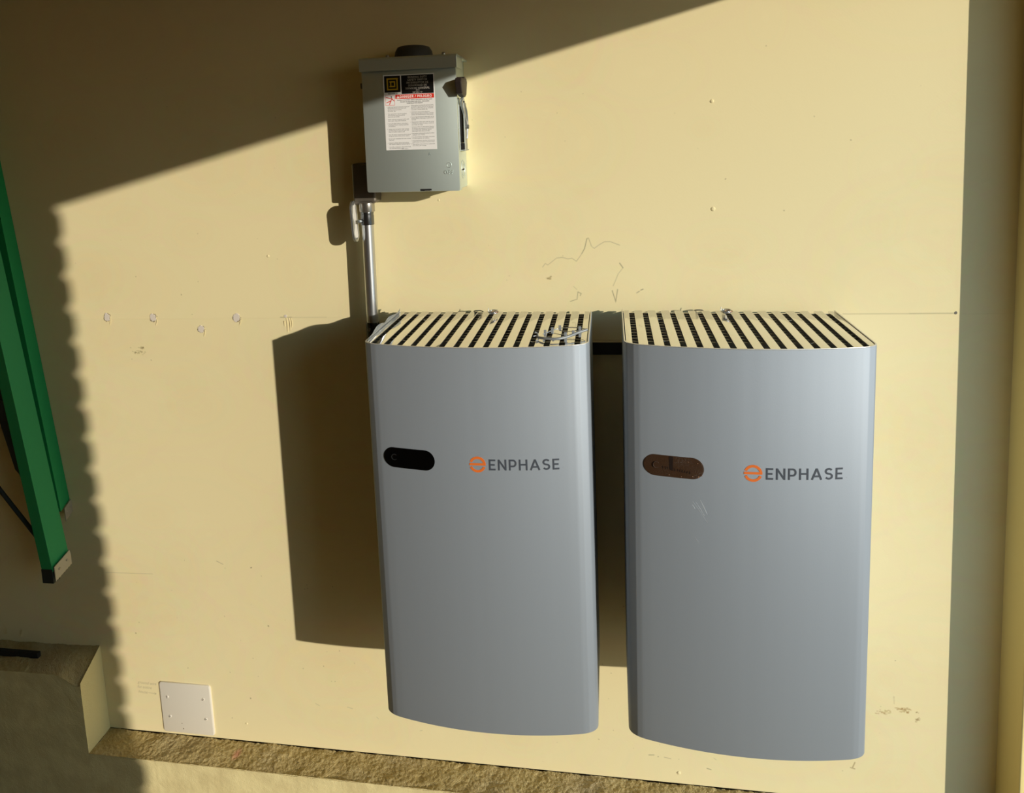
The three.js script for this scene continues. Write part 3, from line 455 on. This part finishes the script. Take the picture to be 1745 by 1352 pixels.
// ------------------------------------------------------------------ safety switch
const font = await new FontLoader().loadAsync('fonts/droid/droid_sans_bold.typeface.json');
{
  const o = thing('safety_switch', 'grey steel safety switch box with a white and black danger label on its door', 'switch box', [-0.364, 0.2345, 0], -0.016);
  const H = 0.2395;
  part('enclosure', [rbox(-0.084, 0.082, 0.002, H - 0.004, 0, 0.086, 0.0015)], switchGrey, o);
  { // hood along the upper edge, drawn over the door
    const s = new THREE.Shape([[0, H - 0.003], [0.094, H], [0.0985, H - 0.003], [0.0985, H - 0.0235], [0.0968, H - 0.0235], [0.0965, H - 0.005], [0, H - 0.006]].map(([z, y]) => new THREE.Vector2(-z, y)));
    part('hood', [extrude(s, 0.1775, 0.0004, 4, 1).rotateY(Math.PI / 2).translate(-0.0885, 0, 0), box(-0.0885, -0.0875, H - 0.0235, H - 0.002, 0.05, 0.098), box(0.088, 0.089, H - 0.0235, H - 0.002, 0.05, 0.098)], switchGrey, o);
  }
  const door = part('door', [toCreasedNormals(extrude(pillShape(0.1725, H - 0.0195, 0.004), 0.0058, 0.0012, 6, 2), 0.5).translate(-0.0003, (H - 0.0195) / 2, 0.0862), rbox(-0.0862, -0.0848, 0.002, H - 0.03, 0.066, 0.089, 0.0005, 1), rbox(0.0834, 0.0846, 0.0, H - 0.13, 0.066, 0.089, 0.0005, 1)], switchGrey, o);
  part('embossed_word', new TextGeometry('OFF', { font, size: 0.0068, depth: 0.0006, curveSegments: 4, bevelEnabled: true, bevelSize: 0.0002, bevelThickness: 0.0002, bevelSegments: 1 }).translate(0.0575, 0.0305, 0.0918), switchGrey, door);
  part('embossed_ring', new THREE.TorusGeometry(0.0042, 0.0006, 6, 28).translate(0.0675, 0.0465, 0.092), switchGrey, door);
  part('embossed_mark', new TextGeometry('A', { font, size: 0.0052, depth: 0.0005, curveSegments: 4 }).translate(0.03, 0.0645, 0.0919), S({ color: '#8d9896', roughness: 0.5 }), door);
  part('latch_slot', rbox(0.0125, 0.034, 0.0008, 0.0048, 0.0905, 0.0925, 0.0012), blackInside, door);
  part('latch_tongue', rbox(0.021, 0.033, 0.0005, 0.0022, 0.0915, 0.094, 0.0006), zinc, door);
  // printed label
  const label = canvasTexture(752, 1072, (c, w, h) => {
    c.fillStyle = '#efedea'; c.fillRect(0, 0, w, h);
    c.fillStyle = '#0c0b0a'; c.fillRect(16, 14, 236, 232); c.fillRect(268, 14, 470, 262);
    c.strokeStyle = '#c9a227'; c.lineWidth = 20; c.strokeRect(62, 56, 144, 150);
    c.lineWidth = 18; c.strokeRect(112, 98, 56, 66); c.fillStyle = '#c9a227'; c.fillRect(92, 89, 30, 16); c.fillRect(92, 157, 30, 16);
    c.beginPath(); c.arc(222, 54, 5, 0, 7); c.fill();
    c.fillStyle = '#141312'; c.font = 'bold 30px sans-serif'; c.textAlign = 'center'; c.fillText('SQUARE D', 134, 276);
    c.fillStyle = '#b5aea2'; c.font = 'bold 39px sans-serif';
    ['GENERAL DUTY', 'SAFETY SWITCH', 'INTERRUPTOR DE', 'SEGURIDAD DE', 'SERVICIO GENERAL'].forEach((t, i) => c.fillText(t, 503, 56 + i * 39, 400));
    c.font = 'bold 26px sans-serif'; c.fillText('30 A', 503, 236); c.fillText('240 VAC / V~', 503, 266);
    c.fillStyle = '#d8301f'; c.fillRect(170, 282, 568, 62);
    c.fillStyle = '#f4efe9'; c.font = 'bold 52px sans-serif'; c.fillText('DANGER / PELIGRO', 470, 331, 480);
    c.beginPath(); c.moveTo(186, 334); c.lineTo(210, 292); c.lineTo(234, 334); c.fill(); c.fillStyle = '#d8301f'; c.fillRect(207, 304, 6, 16); c.fillRect(207, 324, 6, 5);
    c.strokeStyle = '#d8301f'; c.lineWidth = 4; c.strokeRect(22, 288, 136, 140); c.lineWidth = 11; c.lineCap = 'round';
    for (const [a, b, d, e] of [[118, 330, 104, 366], [104, 366, 80, 416], [104, 366, 40, 392], [116, 336, 36, 318], [116, 336, 150, 368]]) { c.beginPath(); c.moveTo(a, b); c.lineTo(d, e); c.stroke(); }
    c.fillStyle = '#3a1510'; c.beginPath(); c.arc(112, 312, 10, 0, 7); c.fill();
    c.fillStyle = '#2c2a28'; c.font = 'bold 19px sans-serif';
    c.fillText('HAZARD OF ELECTRIC SHOCK, EXPLOSION, OR ARC FLASH', 452, 368, 560); c.fillText('PELIGRO DE DESCARGA ELÉCTRICA, EXPLOSIÓN', 452, 394, 480); c.fillText('O DESTELLO POR ARQUEO', 452, 416, 280);
    c.textAlign = 'left'; c.font = '19px sans-serif'; c.fillStyle = '#3b3936';
    const L = [['Apply appropriate personal protective', 'equipment (PPE) and follow safe', 'electrical work practices.', 'See NFPA 70E.'], ['This equipment may be installed', 'and serviced only by qualified', 'electrical personnel.'], ['Never operate energized switch with', 'door open. Keep door fastened.'], ['Turn off switch before removing or', 'installing fuses or making load side', 'connections.'], ['Always use a properly rated voltage', 'sensing device at line and load fuse', 'clips to confirm switch is off.'], ['Turn off power supplying switch before', 'doing any other work on this switch.'], ['Do not use renewable link fuses in fused', 'switches.'], ['Failure to follow these instructions', 'will result in death or serious injury.'], ['To verify conductors, disconnect from', 'line and load before work.']];
    const R = [['Utilice equipo de protección personal (EPP)', 'apropiado y siga las prácticas de seguridad', 'eléctrica establecidas por su compañía,', 'consulte la norma NFPA 70E.'], ['Solamente el personal eléctrico', 'especializado deberá instalar y prestar', 'servicio de mantenimiento a este equipo.'], ['Nunca haga funcionar el interruptor con la', 'puerta abierta. Mantenga la puerta bien', 'cerrada.'], ['Desconecte el interruptor antes de retirar', 'o instalar los fusibles o realizar conexiones', 'en el lado de carga.'], ['Siempre utilice un dispositivo detector', 'de tensión adecuado en las pinzas de', 'los fusibles para confirmar que el', 'interruptor está desconectado.'], ['Desconecte la alimentación antes de realizar', 'cualquier otro trabajo.'], ['No utilice fusibles de eslabón renovable', 'en interruptores con fusibles.'], ['El incumplimiento de estas instrucciones', 'podrá causar la muerte o lesiones serias.'], ['Para verificar, desconecte los conductores', 'de la línea y de la carga.']];
    for (const [col, x] of [[L, 30], [R, 378]]) { let y = col === L ? 462 : 450; for (const bl of col) { c.fillText('•', x, y); for (const t of bl) { c.fillText(t, x + 18, y, 328); y += 20; } y += col === L ? 19 : 11.5; } }
    c.font = '16px sans-serif'; c.fillText('40271-396-01', 230, 1062);
    c.strokeStyle = 'rgba(90,86,80,0.5)'; c.lineWidth = 2; c.beginPath(); c.moveTo(20, 978); c.lineTo(420, 984); c.stroke();
  });
  const lg = new THREE.BoxGeometry(0.0935, 0.133, 0.0004).translate(0.0, 0.142, 0.0923);
  const lm = part('warning_label', lg, S({ map: label, roughness: 0.45 }), door, 'white, red and black printed danger label');
  // closing cap on the top, with two screws beside it
  part('top_cap', new THREE.LatheGeometry([[0, 0.027], [0.022, 0.0268], [0.029, 0.0245], [0.0335, 0.017], [0.0355, 0.007], [0.0358, 0], [0, 0]].map((p) => new THREE.Vector2(...p)), 48).translate(-0.0005, H - 0.0045, 0.046), S({ color: '#3b3a38', roughness: 0.6 }), o);
  for (const x of [-0.0475, 0.057]) part('screw', new THREE.LatheGeometry([[0, 0.0055], [0.0022, 0.005], [0.0035, 0.003], [0.0035, -0.004], [0, -0.004]].map((p) => new THREE.Vector2(...p)), 16).translate(x, H + 0.003, 0.055), zinc, o);
  // operating handle and its side plate
  { const s = new THREE.Shape([[-0.117, 0.19], [-0.112, 0.197], [-0.066, 0.198], [-0.06, 0.192], [-0.07, 0.169], [-0.08, 0.165], [-0.108, 0.17]].map((p) => new THREE.Vector2(...p)));
    part('handle', toCreasedNormals(extrude(s, 0.0115, 0.002, 8, 3).rotateY(Math.PI / 2), 0.6).translate(0.088, 0, 0), knobBrown, o, 'dark brown switch handle'); }
  part('handle_boss', cyl(0, 0, 0.014, 0, 0.012, 28).rotateZ(-Math.PI / 2).translate(0.0815, 0.19, 0.062), knobBrown, o);
  const lever = part('lever', [tube([[0.095, 0.172, 0.074], [0.0925, 0.164, 0.075], [0.0895, 0.158, 0.074], [0.0905, 0.148, 0.07], [0.0935, 0.128, 0.062], [0.096, 0.11, 0.055]], 0.0026, 40, 10), tube([[0.0935, 0.158, 0.068], [0.0945, 0.14, 0.05], [0.0945, 0.115, 0.045], [0.0935, 0.092, 0.05]], 0.0018, 30, 8)], zinc, o);
  part('side_plate', [rbox(0.0825, 0.0855, 0.07, 0.165, 0.02, 0.072, 0.001), rbox(0.0855, 0.093, 0.0702, 0.0725, 0.03, 0.07, 0.0006, 1), rbox(0.0915, 0.0935, 0.0702, 0.156, 0.046, 0.068, 0.0008, 1)], S({ color: '#a5aaa6', metalness: 0.6, roughness: 0.4 }), o);
  part('side_block', rbox(0.0856, 0.0925, 0.0726, 0.084, 0.04, 0.07, 0.001), blackInside, o);
  part('side_gap', rbox(0.0856, 0.088, 0.085, 0.15, 0.042, 0.07, 0.0008, 1), blackInside, o);
  part('pivot_bolt', [cyl(0, 0, 0.006, 0, 0.0042, 6).rotateZ(-Math.PI / 2).translate(0.0935, 0.113, 0.057), cyl(0, 0, 0.002, 0, 0.0055, 20).rotateZ(-Math.PI / 2).translate(0.0928, 0.113, 0.057)], zinc, o);
  for (const r of [0.0165, 0.011]) part('knockout', new THREE.TorusGeometry(r, 0.0009, 6, 32).rotateY(Math.PI / 2).translate(0.0822, 0.036, 0.04), switchGrey, o);
  part('knockout_slot', rbox(0.0815, 0.0828, 0.034, 0.037, 0.026, 0.054, 0.0004, 1), blackInside, o);
  part('hinge_tab', rbox(-0.0925, -0.0855, 0.187, 0.197, 0.08, 0.083, 0.0006, 1), castAlu, o);
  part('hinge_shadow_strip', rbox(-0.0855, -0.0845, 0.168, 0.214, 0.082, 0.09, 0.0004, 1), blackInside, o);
}

// ------------------------------------------------------------------ white blank plate
{
  const o = thing('blank_plate', 'square white blank cover plate with four screws low on the wall', 'cover plate', [-0.9865, -0.9815, 0], 0);
  const s = pillShape(0.1255, 0.1225, 0.0065);
  const g = new THREE.ExtrudeGeometry(s, { depth: 0.002, bevelEnabled: true, bevelSize: 0.005, bevelThickness: 0.0028, bevelOffset: -0.005, bevelSegments: 4, curveSegments: 6 });
  part('plate', toCreasedNormals(g, 0.45).translate(0, 0.0612, 0.0), plateWhite, o);
  for (const [x, y, a] of [[-0.0435, 0.0885, 1.4], [0.0445, 0.0895, 0.5], [-0.0415, 0.0405, 0.6], [0.0465, 0.0415, 0.4]]) {
    const sc = part('screw', new THREE.SphereGeometry(0.0034, 18, 8, 0, 7, 0, Math.PI / 2).rotateX(Math.PI / 2).scale(1, 1, 0.55).translate(x, y, 0.0046), plateWhite, o);
    part('screw_slot', rbox(-0.003, 0.003, -0.0005, 0.0005, -0.0004, 0.0004, 0.0002, 1).rotateZ(a).translate(x, y, 0.0063), S({ color: '#6d6a66', roughness: 0.8 }), sc);
  }
  for (const [x, y, r] of [[-0.012, 0.012, 0.0012], [-0.0145, 0.025, 0.0008]]) part('paint_fleck', new THREE.SphereGeometry(r, 8, 6).scale(1, 1.3, 0.3).translate(x, y, 0.0048), S({ color: '#5d4a30', roughness: 0.8 }), o);
}

// ------------------------------------------------------------------ green ladder flat against the wall
{
  const o = thing('stepladder', 'folded green fibreglass stepladder flat against the shaded wall', 'ladder', [-1.212, -0.58, 0]);
  const SLOPE = 0.105, TOP = 1.4;
  // channel rail: web facing away from the ladder, two flanges turned inwards (side = +1 for the rail seen in the photograph)
  function rail(name, xAt, y0, y1, z0, z1, side, slope, skew) {
    const t = 0.004, fl = 0.026;
    const prof = new THREE.Shape([[0, -z1], [-fl * side, -z1], [-fl * side, -z1 + t], [-t * side, -z1 + t], [(skew - t) * side, -z0 - t], [-fl * side, -z0 - t], [-fl * side, -z0], [skew * side, -z0]].map((p) => new THREE.Vector2(...p)));
    const g = extrude(prof, y1 - y0, 0.0006, 4, 1).rotateX(-Math.PI / 2).translate(0, y0, 0), p = g.attributes.position;
    for (let i = 0; i < p.count; i++) { const y = p.getY(i); p.setX(i, p.getX(i) + xAt - side * slope * y); if (side > 0 && y < y0 + 0.01) p.setY(i, y + (z1 - p.getZ(i)) * 0.5); }
    g.computeVertexNormals();
    return part(name, toCreasedNormals(g, 0.5), greenFibre, o);
  }
  const a = rail('front_rail', 0.0, 0.024, TOP, 0.042, 0.08, 1, 0.107, 0.0105);
  const b = rail('rear_rail', 0.0025, 0.134, TOP, 0.001, 0.03, 1, 0.087, 0);
  rail('front_rail', -0.56, 0.024, TOP, 0.037, 0.08, -1, 0.107, 0.0125);
  rail('rear_rail', -0.5625, 0.118, TOP, 0.001, 0.03, -1, 0.087, 0);
  function foot(x, y, z0, z1, h, host, zs) {
    const s = new THREE.Shape(); // outline in (z, y): upper edge slanted like the rail end, lower edge toothed
    s.moveTo(-z1, y + 0.004); s.lineTo(-z0 - 0.002, y + 0.004 + (z1 - z0) * 0.5); s.lineTo(-z0, y - 0.006 + (z1 - z0) * 0.5);
    const n = 7; for (let i = 0; i <= n * 2; i++) { const t = i / (n * 2); s.lineTo(-z0 - (z1 - z0) * t, y - h + (z1 - z0) * 0.5 * (1 - t) + (i % 2 ? 0.002 : 0)); }
    const fg = extrude(s, 0.0022, 0.0004, 4, 1).rotateY(Math.PI / 2), fp = fg.attributes.position, lean = (z) => zs * (z1 - z) / (z1 - z0);
    for (let i = 0; i < fp.count; i++) fp.setX(i, fp.getX(i) + x + lean(fp.getZ(i)));
    fg.computeVertexNormals();
    const f = part('foot', fg, footAlu, host, 'pale metal foot plate with rivets');
    for (const t of [0.28, 0.75]) part('rivet', new THREE.SphereGeometry(0.0028, 12, 8).scale(0.5, 1, 1).translate(x + 0.0024 + zs * t, y - h * 0.35 + (z1 - z0) * 0.5 * t, z1 - (z1 - z0) * t), footAlu, f);
  }
  foot(0.0006, 0.032, 0.042, 0.08, 0.03, a, 0.0105); foot(-0.0062, 0.135, 0.001, 0.024, 0.026, b, 0);
  part('flange_end', rbox(-0.03, -0.003, -0.002, 0.03, 0.062, 0.081, 0.001), ladderDark, o);
  for (const y of [0.36, 0.66, 0.96, 1.26]) {
    part('step', rbox(-0.54 + 0.107 * y, -0.02 - 0.107 * y, y, y + 0.045, 0.034, 0.0765, 0.002), ladderDark, o);
    const s = new THREE.Shape([[0.018, -0.2], [0.005, -0.205], [-0.015, -0.12], [-0.022, -0.11], [-0.034, 0], [-0.03, 0.16], [0.012, 0.22], [0.018, 0.16]].map(([x, yy]) => new THREE.Vector2(x - 0.06 - 0.107 * (y - 0.36) - 0.107 * yy, y + yy)));
    part('gusset', extrude(s, 0.003, 0.0005, 4, 1).translate(0, 0, 0.069), ladderDark, o);
  }
  part('brace', tube([[-0.05, 0.093, 0.06], [-0.0587, 0.105, 0.06], [-0.1255, 0.1965, 0.06], [-0.27, 0.395, 0.058]], 0.0045, 30, 8), ladderDark, o);
  part('top_cap', rbox(-0.46, -0.1, TOP, TOP + 0.03, 0.001, 0.09, 0.004), greenFibre, o);
}

// dark bar lying on the upper ledge
tag(part('flat_bar', rbox(-1.75, -1.318, -0.797, -0.784, 0.03, 0.04, 0.0012).rotateZ(0), S({ color: '#1a1512', roughness: 0.8 }), scene), 'short dark flat bar lying on the upper concrete ledge', 'bar');

renderer.render(scene, camera);
